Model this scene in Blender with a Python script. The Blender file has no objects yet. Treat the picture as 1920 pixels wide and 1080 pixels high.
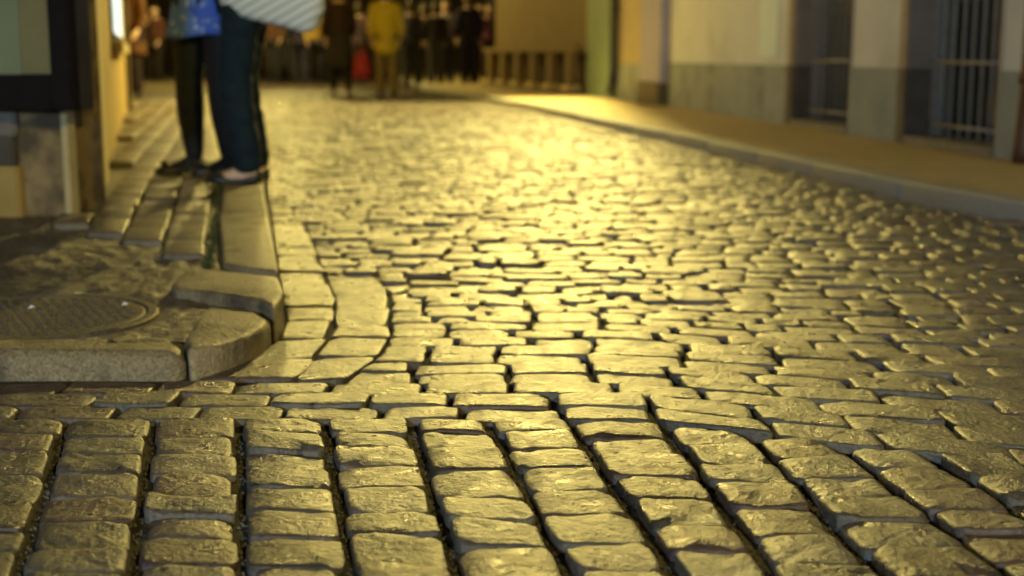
import bpy, bmesh, math, random
from mathutils import Vector, noise
R = math.radians
rng = random.Random(11)
scene = bpy.context.scene
col = scene.collection

# ------------------------------------------------------------------ camera
cam_d = bpy.data.cameras.new('camera')
cam = bpy.data.objects.new('camera', cam_d); col.objects.link(cam)
cam.location = (0, 0, 0.65)
cam.rotation_euler = (R(90 - 9.937), 0, 0)
cam_d.lens = 46.88; cam_d.sensor_width = 36
cam_d.clip_start = 0.05; cam_d.clip_end = 600
cam_d.dof.use_dof = True
cam_d.dof.focus_distance = 2.2
cam_d.dof.aperture_fstop = 2.9
cam_d.dof.aperture_blades = 9
scene.camera = cam

# ------------------------------------------------------------------ night sky
world = bpy.data.worlds.new('World'); scene.world = world; world.use_nodes = True
wn = world.node_tree.nodes; wl = world.node_tree.links; wn.clear()
sky = wn.new('ShaderNodeTexSky'); sky.sky_type = 'NISHITA'; sky.sun_disc = False
sky.sun_elevation = R(-4.0); sky.sun_rotation = R(200)
bg = wn.new('ShaderNodeBackground'); bg.inputs['Strength'].default_value = 0.07
wo = wn.new('ShaderNodeOutputWorld')
wl.new(sky.outputs['Color'], bg.inputs['Color']); wl.new(bg.outputs['Background'], wo.inputs['Surface'])

# ------------------------------------------------------------------ street lamps (colour, watts, bulb place)
SODIUM = (1.0, 0.77, 0.205)
COOL = (0.66, 0.86, 1.0)
LAMPS = dict(
    main=((0.62, 17.0, 4.3), SODIUM, 4000, 0.05),
    far=((-5.0, 27.5, 4.6), SODIUM, 1500, 0.16),
    rear=((3.9, -5.0, 4.6), SODIUM, 1600, 0.16),
    side=((-1.8, -3.4, 1.5), COOL, 800, 0.25),
)
vs = scene.view_settings
vs.view_transform = 'Standard'; vs.look = 'None'; vs.exposure = 0.0; vs.gamma = 1.0
vs.use_curve_mapping = False
scene.cycles.use_denoising = True

# ------------------------------------------------------------------ helpers
def link(o, parent=None):
    col.objects.link(o)
    if parent is not None: o.parent = parent
    return o

def tag(o, label=None, cat=None, group=None, kind=None):
    if label: o['label'] = label
    if cat: o['category'] = cat
    if group: o['group'] = group
    if kind: o['kind'] = kind
    return o

def empty(name, loc, rz=0.0):
    o = bpy.data.objects.new(name, None); o.empty_display_size = 0.1
    o.location = loc; o.rotation_euler = (0, 0, rz)
    return link(o)

class MB:
    """collects vertices and faces of one mesh"""
    def __init__(s): s.v = []; s.f = []; s.t = []; s.tone = 0.5
    def add(s, v, f):
        n = len(s.v); s.v += [tuple(p) for p in v]
        s.f += [tuple(i + n for i in q) for q in f]; s.t += [s.tone] * len(f)
        return s
    def box(s, x0, x1, y0, y1, z0, z1):
        v = [(x0,y0,z0),(x1,y0,z0),(x1,y1,z0),(x0,y1,z0),(x0,y0,z1),(x1,y0,z1),(x1,y1,z1),(x0,y1,z1)]
        return s.add(v, [(0,3,2,1),(4,5,6,7),(0,1,5,4),(1,2,6,5),(2,3,7,6),(3,0,4,7)])
    def tube(s, pts, rad, n=10, cap=True, up=(0,0,1)):
        pts = [Vector(p) for p in pts]; v = []; f = []
        for i, p in enumerate(pts):
            t = (pts[min(i+1, len(pts)-1)] - pts[max(i-1, 0)]).normalized()
            a = Vector(up) if abs(t.dot(Vector(up))) < .95 else Vector((0, 1, 0))
            x = t.cross(a).normalized(); y = x.cross(t).normalized()
            r = rad[i] if isinstance(rad, (list, tuple)) else rad
            rx, ry = r if isinstance(r, tuple) else (r, r)
            for k in range(n):
                th = 2*math.pi*k/n
                v.append(p + x*math.cos(th)*rx + y*math.sin(th)*ry)
        for i in range(len(pts)-1):
            for k in range(n):
                a = i*n+k; b = i*n+(k+1) % n
                f.append((a, b, b+n, a+n))
        if cap:
            f.append(tuple(reversed(range(n)))); f.append(tuple(range((len(pts)-1)*n, len(pts)*n)))
        return s.add(v, f)
    def lathe(s, prof, c=(0,0,0), n=20):
        v = []; f = []
        for r, z in prof:
            for k in range(n):
                th = 2*math.pi*k/n; v.append((c[0]+r*math.cos(th), c[1]+r*math.sin(th), c[2]+z))
        for i in range(len(prof)-1):
            for k in range(n):
                a = i*n+k; b = i*n+(k+1) % n; f.append((a, b, b+n, a+n))
        f.append(tuple(reversed(range(n)))); f.append(tuple(range((len(prof)-1)*n, len(prof)*n)))
        return s.add(v, f)
    def mesh(s, name, origin=(0,0,0), smooth=False):
        m = bpy.data.meshes.new(name)
        ox, oy, oz = origin
        m.from_pydata([(x-ox, y-oy, z-oz) for x, y, z in s.v], [], s.f)
        a = m.attributes.new('tone', 'FLOAT', 'FACE'); a.data.foreach_set('value', s.t)
        if smooth: m.polygons.foreach_set('use_smooth', [True]*len(s.f))
        m.update(); return m
    def build(s, name, mat, parent=None, origin=None, smooth=False):
        if origin is None:
            origin = parent.location if parent is not None and parent.rotation_euler.z == 0 else (0,0,0)
        m = s.mesh(name, origin, smooth); m.materials.append(mat)
        return link(bpy.data.objects.new(name, m), parent)

def bevel_obj(o, width=.004, seg=2):
    bm = bmesh.new(); bm.from_mesh(o.data)
    bmesh.ops.bevel(bm, geom=bm.edges[:], offset=width, segments=seg, affect='EDGES', profile=.5, clamp_overlap=True)
    bm.to_mesh(o.data); bm.free(); return o

# ------------------------------------------------------------------ materials
def mat(name, c1, c2=None, rough=.7, scale=6.0, bump=0.0, bscale=60.0, rvar=0.0, tone=0.0, spec=.5, detail=6, stain=None, metal=0.0, stretch=None, grain=0.0, gscale=420.0, hue=None):
    m = bpy.data.materials.new(name); m.use_nodes = True
    nt = m.node_tree; n = nt.nodes; l = nt.links; n.clear()
    out = n.new('ShaderNodeOutputMaterial'); b = n.new('ShaderNodeBsdfPrincipled')
    l.new(b.outputs[0], out.inputs[0])
    b.inputs['Roughness'].default_value = rough; b.inputs['Specular IOR Level'].default_value = spec
    b.inputs['Metallic'].default_value = metal
    geo = n.new('ShaderNodeNewGeometry')
    vec = geo.outputs['Position']
    if stretch:
        mp = n.new('ShaderNodeMapping'); mp.inputs['Scale'].default_value = stretch
        l.new(vec, mp.inputs['Vector']); vec = mp.outputs['Vector']
    c2 = c2 or c1
    nz = n.new('ShaderNodeTexNoise'); nz.inputs['Scale'].default_value = scale; nz.inputs['Detail'].default_value = detail
    nz.inputs['Roughness'].default_value = .65
    l.new(vec, nz.inputs['Vector'])
    fac = nz.outputs['Fac']
    rmp = n.new('ShaderNodeMapRange'); rmp.inputs[1].default_value = .32; rmp.inputs[2].default_value = .68
    l.new(fac, rmp.inputs[0]); fac = rmp.outputs[0]
    if tone:
        at = n.new('ShaderNodeAttribute'); at.attribute_name = 'tone'
        mx = n.new('ShaderNodeMix'); mx.inputs[0].default_value = tone
        l.new(fac, mx.inputs[2]); l.new(at.outputs['Fac'], mx.inputs[3]); fac = mx.outputs[0]
    cm = n.new('ShaderNodeMix'); cm.data_type = 'RGBA'
    cm.inputs[6].default_value = (*c1, 1); cm.inputs[7].default_value = (*c2, 1)
    l.new(fac, cm.inputs[0]); cout = cm.outputs[2]
    if stain:
        sc, lo, hi, scale2 = stain
        n2 = n.new('ShaderNodeTexNoise'); n2.inputs['Scale'].default_value = scale2; n2.inputs['Detail'].default_value = 5
        l.new(geo.outputs['Position'], n2.inputs['Vector'])
        r2 = n.new('ShaderNodeMapRange'); r2.inputs[1].default_value = lo; r2.inputs[2].default_value = hi
        l.new(n2.outputs['Fac'], r2.inputs[0])
        c3 = n.new('ShaderNodeMix'); c3.data_type = 'RGBA'; c3.inputs[7].default_value = (*sc, 1)
        l.new(r2.outputs[0], c3.inputs[0]); l.new(cout, c3.inputs[6]); cout = c3.outputs[2]
    if hue:
        ah = n.new('ShaderNodeAttribute'); ah.attribute_name = 'tone'
        m1 = n.new('ShaderNodeMath'); m1.operation = 'MULTIPLY'; m1.inputs[1].default_value = 37.7
        m2 = n.new('ShaderNodeMath'); m2.operation = 'FRACT'
        m3 = n.new('ShaderNodeMapRange'); m3.inputs[1].default_value = .55; m3.inputs[2].default_value = 1.0; m3.inputs[4].default_value = .85
        l.new(ah.outputs['Fac'], m1.inputs[0]); l.new(m1.outputs[0], m2.inputs[0]); l.new(m2.outputs[0], m3.inputs[0])
        ch_ = n.new('ShaderNodeMix'); ch_.data_type = 'RGBA'; ch_.blend_type = 'MULTIPLY'; ch_.inputs[7].default_value = (*hue, 1)
        l.new(m3.outputs[0], ch_.inputs[0]); l.new(cout, ch_.inputs[6]); cout = ch_.outputs[2]
    l.new(cout, b.inputs['Base Color'])
    if rvar:
        n4 = n.new('ShaderNodeTexNoise'); n4.inputs['Scale'].default_value = 22; n4.inputs['Detail'].default_value = 5
        l.new(geo.outputs['Position'], n4.inputs['Vector'])
        r4 = n.new('ShaderNodeMapRange'); r4.inputs[1].default_value = .3; r4.inputs[2].default_value = .7
        r4.inputs[3].default_value = rough-rvar; r4.inputs[4].default_value = rough+rvar
        l.new(n4.outputs['Fac'], r4.inputs[0]); l.new(r4.outputs[0], b.inputs['Roughness'])
    if bump:
        n3 = n.new('ShaderNodeTexNoise'); n3.inputs['Scale'].default_value = bscale; n3.inputs['Detail'].default_value = 7
        n3.inputs['Roughness'].default_value = .62
        l.new(geo.outputs['Position'], n3.inputs['Vector'])
        bp = n.new('ShaderNodeBump'); bp.inputs['Strength'].default_value = 1.0; bp.inputs['Distance'].default_value = bump
        l.new(n3.outputs['Fac'], bp.inputs['Height']); nrm = bp.outputs[0]
        if grain:
            n5 = n.new('ShaderNodeTexNoise'); n5.inputs['Scale'].default_value = gscale; n5.inputs['Detail'].default_value = 3
            l.new(geo.outputs['Position'], n5.inputs['Vector'])
            b5 = n.new('ShaderNodeBump'); b5.inputs['Strength'].default_value = 1.0; b5.inputs['Distance'].default_value = grain
            l.new(n5.outputs['Fac'], b5.inputs['Height']); l.new(nrm, b5.inputs['Normal']); nrm = b5.outputs[0]
        l.new(nrm, b.inputs['Normal'])
    return m

def emit(name, c, s):
    m = bpy.data.materials.new(name); m.use_nodes = True
    b = m.node_tree.nodes['Principled BSDF']
    b.inputs['Base Color'].default_value = (*c, 1); b.inputs['Emission Color'].default_value = (*c, 1)
    b.inputs['Emission Strength'].default_value = s; return m

M = {}
M['sett'] = mat('sett_granite', (.022,.020,.019), (.15,.135,.117), rough=.36, scale=45, bump=.006, bscale=80, rvar=.13, tone=.62, spec=.75, grain=.0004, stain=((.018,.015,.014), .60, .70, 55), hue=(.92,.60,.66))
M['soil'] = mat('joint_soil', (.012,.010,.008), (.045,.036,.026), rough=.9, scale=40, bump=.006, bscale=90)
M['kerb'] = mat('kerb_granite', (.12,.092,.055), (.40,.33,.21), rough=.5, scale=130, bump=.007, bscale=90, tone=.2, stain=((.07,.055,.04), .48, .66, 7), grain=.0005, gscale=300, spec=.6)
M['kerb_grey'] = mat('kerb_grey_granite', (.24,.25,.26), (.38,.38,.38), rough=.6, scale=60, bump=.003, bscale=90, tone=.35)
M['slab'] = mat('paving_stone', (.07,.057,.042), (.22,.18,.13), rough=.45, scale=35, bump=.005, bscale=60, rvar=.1, tone=.5, grain=.0004)
M['asphalt'] = mat('worn_asphalt', (.045,.037,.031), (.20,.165,.125), rough=.5, scale=55, bump=.010, bscale=60, stain=((.20,.18,.17), .60, .70, 7), grain=.0006, gscale=250)
M['path_right'] = mat('worn_pavement', (.40,.33,.18), (.54,.45,.27), rough=.75, scale=9, bump=.004, bscale=50)
M['ground'] = mat('far_ground', (.08,.07,.06), (.14,.125,.10), rough=.5, scale=5, bump=.01, bscale=8)
M['iron'] = mat('cast_iron', (.045,.037,.030), (.14,.112,.085), rough=.62, scale=40, bump=.004, bscale=80, spec=.5, grain=.0004)
M['moss'] = mat('moss', (.02,.04,.012), (.05,.085,.025), rough=.8, scale=60)
M['litter'] = mat('paper_scrap', (.75,.75,.76), rough=.7)
M['plaster_tan'] = mat('tan_plaster', (.24,.175,.09), (.36,.265,.14), rough=.85, scale=7, bump=.004, bscale=25, stain=((.10,.075,.05), .42, .64, 9))
M['plaster_ochre'] = mat('ochre_plaster', (.36,.25,.08), (.50,.36,.13), rough=.85, scale=3, bump=.003, bscale=20)
M['plaster_pale'] = mat('pale_yellow_plaster', (.50,.41,.22), (.62,.52,.30), rough=.8, scale=6, bump=.002, bscale=30)
M['stone_grey'] = mat('grey_stone', (.16,.15,.14), (.25,.235,.215), rough=.8, scale=8, bump=.003, bscale=30)
M['stone_dark'] = mat('dark_stone', (.07,.06,.05), (.12,.10,.085), rough=.8, scale=8, bump=.003, bscale=30)
M['taupe'] = mat('taupe_stone', (.28,.235,.20), (.37,.315,.27), rough=.8, scale=7, bump=.002, bscale=25)
M['house_grey'] = mat('grey_white_plaster', (.53,.59,.72), (.61,.66,.78), rough=.88, scale=1.6, bump=.003, bscale=30, stain=((.42,.45,.53), .52, .80, 1.7))
M['dado_grey'] = mat('grey_green_dado', (.20,.25,.31), (.29,.335,.40), rough=.85, scale=2.5, bump=.002, bscale=30, stain=((.12,.12,.11), .55, .75, 2.2))
M['jamb_dark'] = mat('dark_jamb_paint', (.10,.085,.07), (.15,.13,.11), rough=.8, scale=6)
M['pale_patch'] = mat('pale_blue_white', (.58,.74,.86), (.66,.80,.90), rough=.8, scale=5)
M['lilac'] = mat('lilac_blue_paint', (.27,.27,.46), (.34,.33,.54), rough=.7, scale=4)
M['beige'] = mat('beige_plaster', (.34,.29,.21), (.42,.36,.27), rough=.85, scale=3)
M['green'] = mat('grey_green_paint', (.13,.20,.14), (.17,.25,.18), rough=.6, scale=5)
M['brown'] = mat('brown_plaster', (.13,.09,.04), (.17,.12,.055), rough=.8, scale=2.5)
M['brown_dark'] = mat('dark_brown_wood', (.06,.042,.025), (.10,.07,.04), rough=.6, scale=6)
M['dark'] = mat('dark_paint', (.018,.016,.022), (.03,.027,.035), rough=.45, scale=10)
M['case'] = mat('dark_purple_metal', (.009,.007,.009), (.014,.011,.014), rough=.8, scale=20, spec=.15)
M['bars'] = mat('grey_iron_bar', (.26,.265,.27), (.36,.36,.36), rough=.55, scale=20)
M['glass_dark'] = mat('dark_window_glass', (.012,.018,.024), (.02,.03,.035), rough=.12, scale=2)
M['shutter'] = mat('dark_green_shutter', (.06,.09,.09), (.09,.125,.12), rough=.5, scale=5)
M['poster'] = mat('tan_poster', (.40,.29,.10), (.48,.36,.14), rough=.7, scale=3)
M['poster_green'] = mat('pale_green_poster', (.40,.37,.17), (.48,.45,.22), rough=.7, scale=3)
M['rust_pipe'] = mat('brown_drainpipe', (.05,.022,.018), (.09,.045,.035), rough=.5, scale=9)
M['far_wall'] = mat('dark_far_wall', (.05,.035,.025), (.09,.065,.045), rough=.9, scale=1.2)
M['lit'] = emit('lit_shop_pane', (.62,.78,.80), 1.15)
M['roof'] = mat('roof_tile', (.16,.07,.05), (.22,.10,.07), rough=.8, scale=5)

def clear_glass():
    m = bpy.data.materials.new('clear_glass'); m.use_nodes = True
    nt = m.node_tree; n = nt.nodes; n.clear()
    o = n.new('ShaderNodeOutputMaterial'); mx = n.new('ShaderNodeMixShader')
    t = n.new('ShaderNodeBsdfTransparent'); g = n.new('ShaderNodeBsdfGlossy'); fr = n.new('ShaderNodeFresnel')
    g.inputs['Roughness'].default_value = .05; fr.inputs['IOR'].default_value = 1.5
    nt.links.new(fr.outputs[0], mx.inputs[0]); nt.links.new(t.outputs[0], mx.inputs[1]); nt.links.new(g.outputs[0], mx.inputs[2])
    nt.links.new(mx.outputs[0], o.inputs[0]); return m
M['glass'] = clear_glass()

# ------------------------------------------------------------------ plan of the place (metres)
def poly(pts):
    """piecewise linear x(Y)"""
    def f(y):
        if y <= pts[0][1]: a, b = pts[0], pts[1]
        elif y >= pts[-1][1]: a, b = pts[-2], pts[-1]
        else:
            for a, b in zip(pts, pts[1:]):
                if a[1] <= y <= b[1]: break
        return a[0] + (b[0]-a[0])*(y-a[1])/(b[1]-a[1])
    return f
kerb_l = poly([(-.545,2.99),(-.57,3.25),(-.63,3.55),(-.90,4.91),(-1.13,6.05),(-1.87,10),(-3.2,17),(-5.2,27),(-10.5,52)])   # street side of left kerb
gut_in = poly([(-.66,2.66),(-.60,2.76),(-.556,2.9),(-.540,3.0),(-.562,3.25),(-.624,3.55),(-.893,4.91),(-1.123,6.05),(-1.863,10),(-3.193,17),(-5.19,27),(-10.5,52)])
gut_mid = poly([(-.45,2.62),(-.432,2.80),(-.428,3.12),(-.485,3.58),(-.765,4.91),(-.99,6.05),(-1.73,10),(-3.06,17),(-5.06,27)])
gut_out = poly([(-.345,2.60),(-.29,2.85),(-.284,3.05),(-.335,3.58),(-.62,4.91),(-.85,6.05),(-1.59,10),(-2.92,17),(-4.92,27)])
kerb_r = poly([(3.0,0.0),(2.0,5.15),(1.79,6.02),(1.27,9.4),(.86,11.7),(.25,15.7),(-.46,19.4),(-1.55,24.5),(-2.6,32),(-5.0,52)])
wall_l = poly([(-1.68,5.0),(-1.87,6.05),(-2.37,7.85),(-3.28,11.1),(-5.2,17.9),(-12.4,45)])
wall_r = poly([(3.155,4.5),(2.80,7.3),(1.79,15.33),(1.15,19.4),(-.30,25.45),(-.45,34),(-.8,50)])

def lift(x, y):
    """slight settlement of the roadway"""
    d = math.hypot((x+.27)/.13, (y-3.80)/.20)
    return .010*noise.noise(Vector((x*.9, y*.9, 3.0))) - (.009*math.exp(-d*d*1.2))

# ------------------------------------------------------------------ ground and roadway
def sheet(name, x0, x1, y0, y1, z, m, nx=1, ny=1):
    b = MB(); v = []; f = []
    for j in range(ny+1):
        for i in range(nx+1): v.append((x0+(x1-x0)*i/nx, y0+(y1-y0)*j/ny, z))
    for j in range(ny):
        for i in range(nx):
            a = j*(nx+1)+i; f.append((a, a+1, a+nx+2, a+nx+1))
    b.add(v, f); return b.build(name, m)
tag(sheet('ground', -250, 250, -250, 250, -.12, M['ground']), kind='structure')

def strip(name, fl, fr, ys, z, m):
    b = MB(); v = []; f = []
    for y in ys: v += [(fl(y), y, z), (fr(y), y, z)]
    for i in range(len(ys)-1): f.append((2*i, 2*i+1, 2*i+3, 2*i+2))
    b.add(v, f); return b.build(name, m)
street = MB()
v = [(-9,-4,-.015),(6,-4,-.015),(6,2.8,-.015),(-9,2.8,-.015)]
street.add(v, [(0,1,2,3)])
ys = [2.8, 4, 6, 9, 12, 16, 20, 25.9]
for a, b_ in zip(ys, ys[1:]):
    street.add([(kerb_l(a)-.1,a,-.015),(kerb_r(a)+.1,a,-.015),(kerb_r(b_)+.1,b_,-.015),(kerb_l(b_)-.1,b_,-.015)], [(0,1,2,3)])
street = tag(street.build('street', M['soil']), kind='structure')
far_street = MB()
for a, b_ in zip([25.8, 32, 40, 60], [32, 40, 60]):
    far_street.add([(kerb_l(a)-.1,a,.0),(kerb_r(a)+.1,a,.0),(kerb_r(b_)+.1,b_,.0),(kerb_l(b_)-.1,b_,.0)], [(0,1,2,3)])
far_street.build('far_paving', M['sett'], street)

# one sett: a worn block with rounded shoulders on a quad outline
def sett(mb, q, ztop, N, fine, r, depth=.045, edge=.010, und=1.0, flat=1.0):
    (ax,ay),(bx,by),(cx,cy),(dx,dy) = q
    mx_, my_ = (ax+bx+cx+dx)/4, (ay+by+cy+dy)/4
    tx, ty = r.gauss(0,.016)*(.5+.5*flat), r.gauss(0,.018)*(.5+.5*flat)
    ex = r.uniform(4.6, 8.5) if flat > .8 else r.uniform(5.5, 10); ph = r.uniform(0, 9)
    seed = r.uniform(0, 50)
    sad = r.uniform(-.004,.005)*flat; crown = r.uniform(.001,.005)*flat
    if fine: rings = [(1.0,-depth),(1.005,-edge*1.25),(.988,-edge*.60),(.955,-edge*.24),(.88,-edge*.05),(.66,0),(.36,0)]
    else: rings = [(1.0,-depth*.7),(1.0,-edge*.9),(.90,-edge*.15),(.55,0)]
    st = []
    for k in range(N):
        th = 2*math.pi*(k+.5)/N
        c, s_ = math.cos(th), math.sin(th)
        w = 1 + (.05*noise.noise(Vector((c*1.6+seed, s_*1.6, ph))) + (.025*noise.noise(Vector((c*6+seed, s_*6, ph))) if fine else 0))
        st.append((math.copysign(abs(c)**(2/ex), c)*w, math.copysign(abs(s_)**(2/ex), s_)*w))
    v = []; f = []
    def put(s_, t, dz, k):
        u, w = (s_+1)/2, (t+1)/2
        x = (ax*(1-u)+bx*u)*(1-w) + (dx*(1-u)+cx*u)*w
        y = (ay*(1-u)+by*u)*(1-w) + (dy*(1-u)+cy*u)*w
        z = ztop + dz
        if dz > -depth*.6:
            z += tx*(x-mx_) + ty*(y-my_) + crown*(1-k*k) + sad*s_*s_
            if fine:
                z += und*(.0042*noise.noise(Vector((x*17+seed, y*26, 0))) + .0020*noise.noise(Vector((x*45+seed, y*70, 2))))
        v.append((x, y, z))
    for k, dz in rings:
        for s_, t in st: put(s_*k, t*k, dz, k)
    put(0, 0, 0, 0)
    nr = len(rings)
    for i in range(nr-1):
        for k in range(N):
            a = i*N+k; b_ = i*N+(k+1) % N; f.append((a, b_, b_+N, a+N))
    c_ = len(v)-1
    for k in range(N): f.append(((nr-1)*N+k, (nr-1)*N+(k+1) % N, c_))
    mb.tone = min(1, max(0, r.gauss(.5,.25)))
    mb.add(v, f)

quads = []     # (quad, height, zone)
def gap_quad(q, g_u, g_v):
    """shrink a quad by joint half-widths along its two directions"""
    a, b_, c, d = [Vector(p) for p in q]
    def sh(p, pu, pv):
        du = pu-p; dv = pv-p
        return p + du.normalized()*min(g_u, du.length*.3) + dv.normalized()*min(g_v, dv.length*.3)
    return [tuple(sh(a,b_,d)), tuple(sh(b_,a,c)), tuple(sh(c,d,b_)), tuple(sh(d,c,a))]

# zone A: columns of setts running away from the camera; joint lines (x at Y=2.3, x at Y=1.6)
JL = [(-1.55,-1.37),(-1.40,-1.22),(-1.25,-1.07),(-1.10,-.925),(-.948,-.777),(-.797,-.628),(-.643,-.482),(-.486,-.339),(-.334,-.202),(-.178,-.067),(-.036,.074),(.108,.209),(.270,.334),(.405,.472),(.527,.628),(.655,.765),(.78,.90),(.91,1.04),(1.04,1.18),(1.17,1.32)]
def jx(i, y): a, b_ = JL[i]; return a + (b_-a)*(2.3-y)/.7
ab = poly([(2.338,-9),(2.338,-.06),(2.322,.27),(2.235,.41),(2.171,.55),(2.067,.81),(1.93,1.15),(1.6,2.0)])   # Y of the A/B border as function of x
for i in range(len(JL)-1):
    y = ab((JL[i][0]+JL[i+1][0])/2) + rng.uniform(-.006,.004)
    while y > .95:
        d = rng.choice([.085,.10,.105,.11,.115,.125])*rng.uniform(.92,1.06)
        y2 = y-d; sk = rng.gauss(0,.004)
        q = [(jx(i,y2),y2+sk),(jx(i+1,y2),y2-sk),(jx(i+1,y),y-sk),(jx(i,y),y+sk)]
        q = gap_quad(q, .0080+rng.uniform(-.004,.006), -.0022)
        quads.append((q, rng.gauss(0,.0022), 'A'))
        y = y2

# zone B: courses running across the street
def row_y(Y0, x):
    n = math.exp(-max(0, Y0-2.33)/1.3)
    g = (ab(x)-2.338)*n + .10*max(x,-3)*(1-n)*min(1,(Y0-2.33)/6)
    return Y0 + g
Y0 = 2.340
while Y0 < 25.6:
    dy = rng.uniform(.078,.096) if Y0 < 3.2 else rng.uniform(.066,.094)
    ym = Y0+dy/2
    if ym < 2.63: xl = lambda y: -2.6
    elif ym < 3.95: xl = gut_out
    elif ym < 5.3: xl = gut_mid
    else: xl = gut_in
    x0 = xl(row_y(Y0, 0) + .0)
    # solve the left end against the slope of the course
    for _ in range(4): x0 = xl(row_y(ym, x0))
    x = x0 + rng.uniform(-.09, 0)*(ym < 2.63)
    first = True
    lim = .43*ym+.75
    while True:
        L = rng.uniform(.145,.21)
        if ym > 3.2: L *= rng.uniform(.58,.95)
        if ym > 3 and rng.random() < .15: L *= .7
        if first and ym >= 2.63: L *= rng.uniform(.55,1.0)
        xr_ = kerb_r(row_y(ym, x)) - .006
        x2 = x+L
        end = False
        if x2 > xr_-.06: x2 = xr_; end = True
        if x2-x > .03:
            def c(xx, yy): return (xx, row_y(yy, xx))
            q = [c(x,Y0),c(x2,Y0),c(x2,Y0+dy),c(x,Y0+dy)]
            if first and ym >= 2.63:
                q[0] = (xl(q[0][1]), q[0][1]); q[3] = (xl(q[3][1]), q[3][1])
            if end:
                q[1] = (kerb_r(q[1][1])-.006, q[1][1]); q[2] = (kerb_r(q[2][1])-.006, q[2][1])
            j = .006 if ym > 2.63 else .003
            q = [(a+rng.uniform(-j,j), b_+rng.uniform(-j,j)*.7) for a, b_ in q]
            q = gap_quad(q, .0042+rng.uniform(-.002,.005), -.0004+ (.0016*rng.random() if ym > 3 else 0))
            quads.append((q, max(-.006,min(.005,rng.gauss(0,.0022))) if ym < 3.4 else rng.gauss(0,.0042), 'B'))
        x = x2; first = False
        if end or x > lim: break
    Y0 += dy

# zone C: two gutter courses that follow the left kerb
for fl, fr, st in ((gut_in, gut_mid, 2.665), (gut_mid, gut_out, 2.625)):
    y = st
    stop = 5.25 if fl is gut_in else 3.9
    while y < stop:
        L = min(rng.uniform(.15,.24), stop+.02-y) if stop-y > .1 else .1
        if fl is gut_mid and 3.55 < y < 3.75: L = .27
        y2 = y+L
        jt = lambda: rng.uniform(-.009,.009)
        q = [(fl(y),y+jt()),(fr(y)+jt(),y+.01+jt()),(fr(y2)+jt(),y2+.01+jt()),(fl(y2),y2+jt())]
        quads.append((gap_quad(q, .003+rng.uniform(0,.003), -.002), max(-.007, rng.gauss(-.003,.003)), 'C'))
        y = y2

# grit lying in the long joints of the near columns
grit = MB()
for i in range(2, len(JL)-2):
    for _ in range(150):
        y = rng.uniform(1.45, 2.3); x = jx(i, y)+rng.gauss(0,.004); s_ = rng.uniform(.0012,.0038); z = -.0148
        grit.tone = rng.random()
        grit.add([(x-s_,y,z),(x,y-s_*.8,z),(x+s_,y,z),(x,y+s_,z),(x+s_*.2,y,z+s_*rng.uniform(.8,1.6))], [(0,1,4),(1,2,4),(2,3,4),(3,0,4)])
tag(grit.build('joint_grit', mat('grit', (.03,.025,.02), (.14,.12,.10), rough=.7, tone=.8, scale=80), street), kind='stuff')

def seen(q):
    x = sum(p[0] for p in q)/4; y = sum(p[1] for p in q)/4
    return x, y, abs(x) < .40*y+.02 and y > 1.53
ranked = sorted(range(len(quads)), key=lambda i: -((abs((quads[i][0][1][0]-quads[i][0][0][0])*(quads[i][0][3][1]-quads[i][0][0][1]))/seen(quads[i][0])[1]**3) if seen(quads[i][0])[2] else -seen(quads[i][0])[1]))
single = set(ranked[:300])
rest = MB()
for i, (q, dz, zone) in enumerate(quads):
    x, y, s_ = seen(q)
    r = random.Random(i*7+1)
    z = lift(x, y) + dz
    if i in single:
        b = MB(); sett(b, q, z, 28, True, r, edge=.006 if zone == 'A' else .0042, und=1.45 if zone == 'A' else .9, flat=1.0 if zone == 'A' else .5)
        o = b.build('sett', M['sett'], None, origin=(x, y, 0), smooth=True)
        o.location = (x, y, 0); o.parent = street
    else:
        near = y < 4.2
        sett(rest, q, z, 20 if near else 12, near, r, edge=.005, flat=.5)
tag(rest.build('distant_setts', M['sett'], street, smooth=True), kind='stuff')

# ------------------------------------------------------------------ left pavement
pav = MB(); ys = [2.75,3.5,5,6.5,10,14,18,25,40,60]
pv = []
pav.add([(-9,2.74,.036),(-.72,2.74,.036),(-.70,3.5,.036),(-9,3.5,.036)], [(0,1,2,3)])
for a, b_ in zip(ys[1:], ys[2:]):
    pav.add([(-9 if a < 30 else -20,a,.036),(kerb_l(a)-.04,a,.036),(kerb_l(b_)-.04,b_,.036),(-9 if b_ < 30 else -20,b_,.036)], [(0,1,2,3)])
pav = tag(pav.build('pavement', M['slab']), kind='structure')

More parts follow.
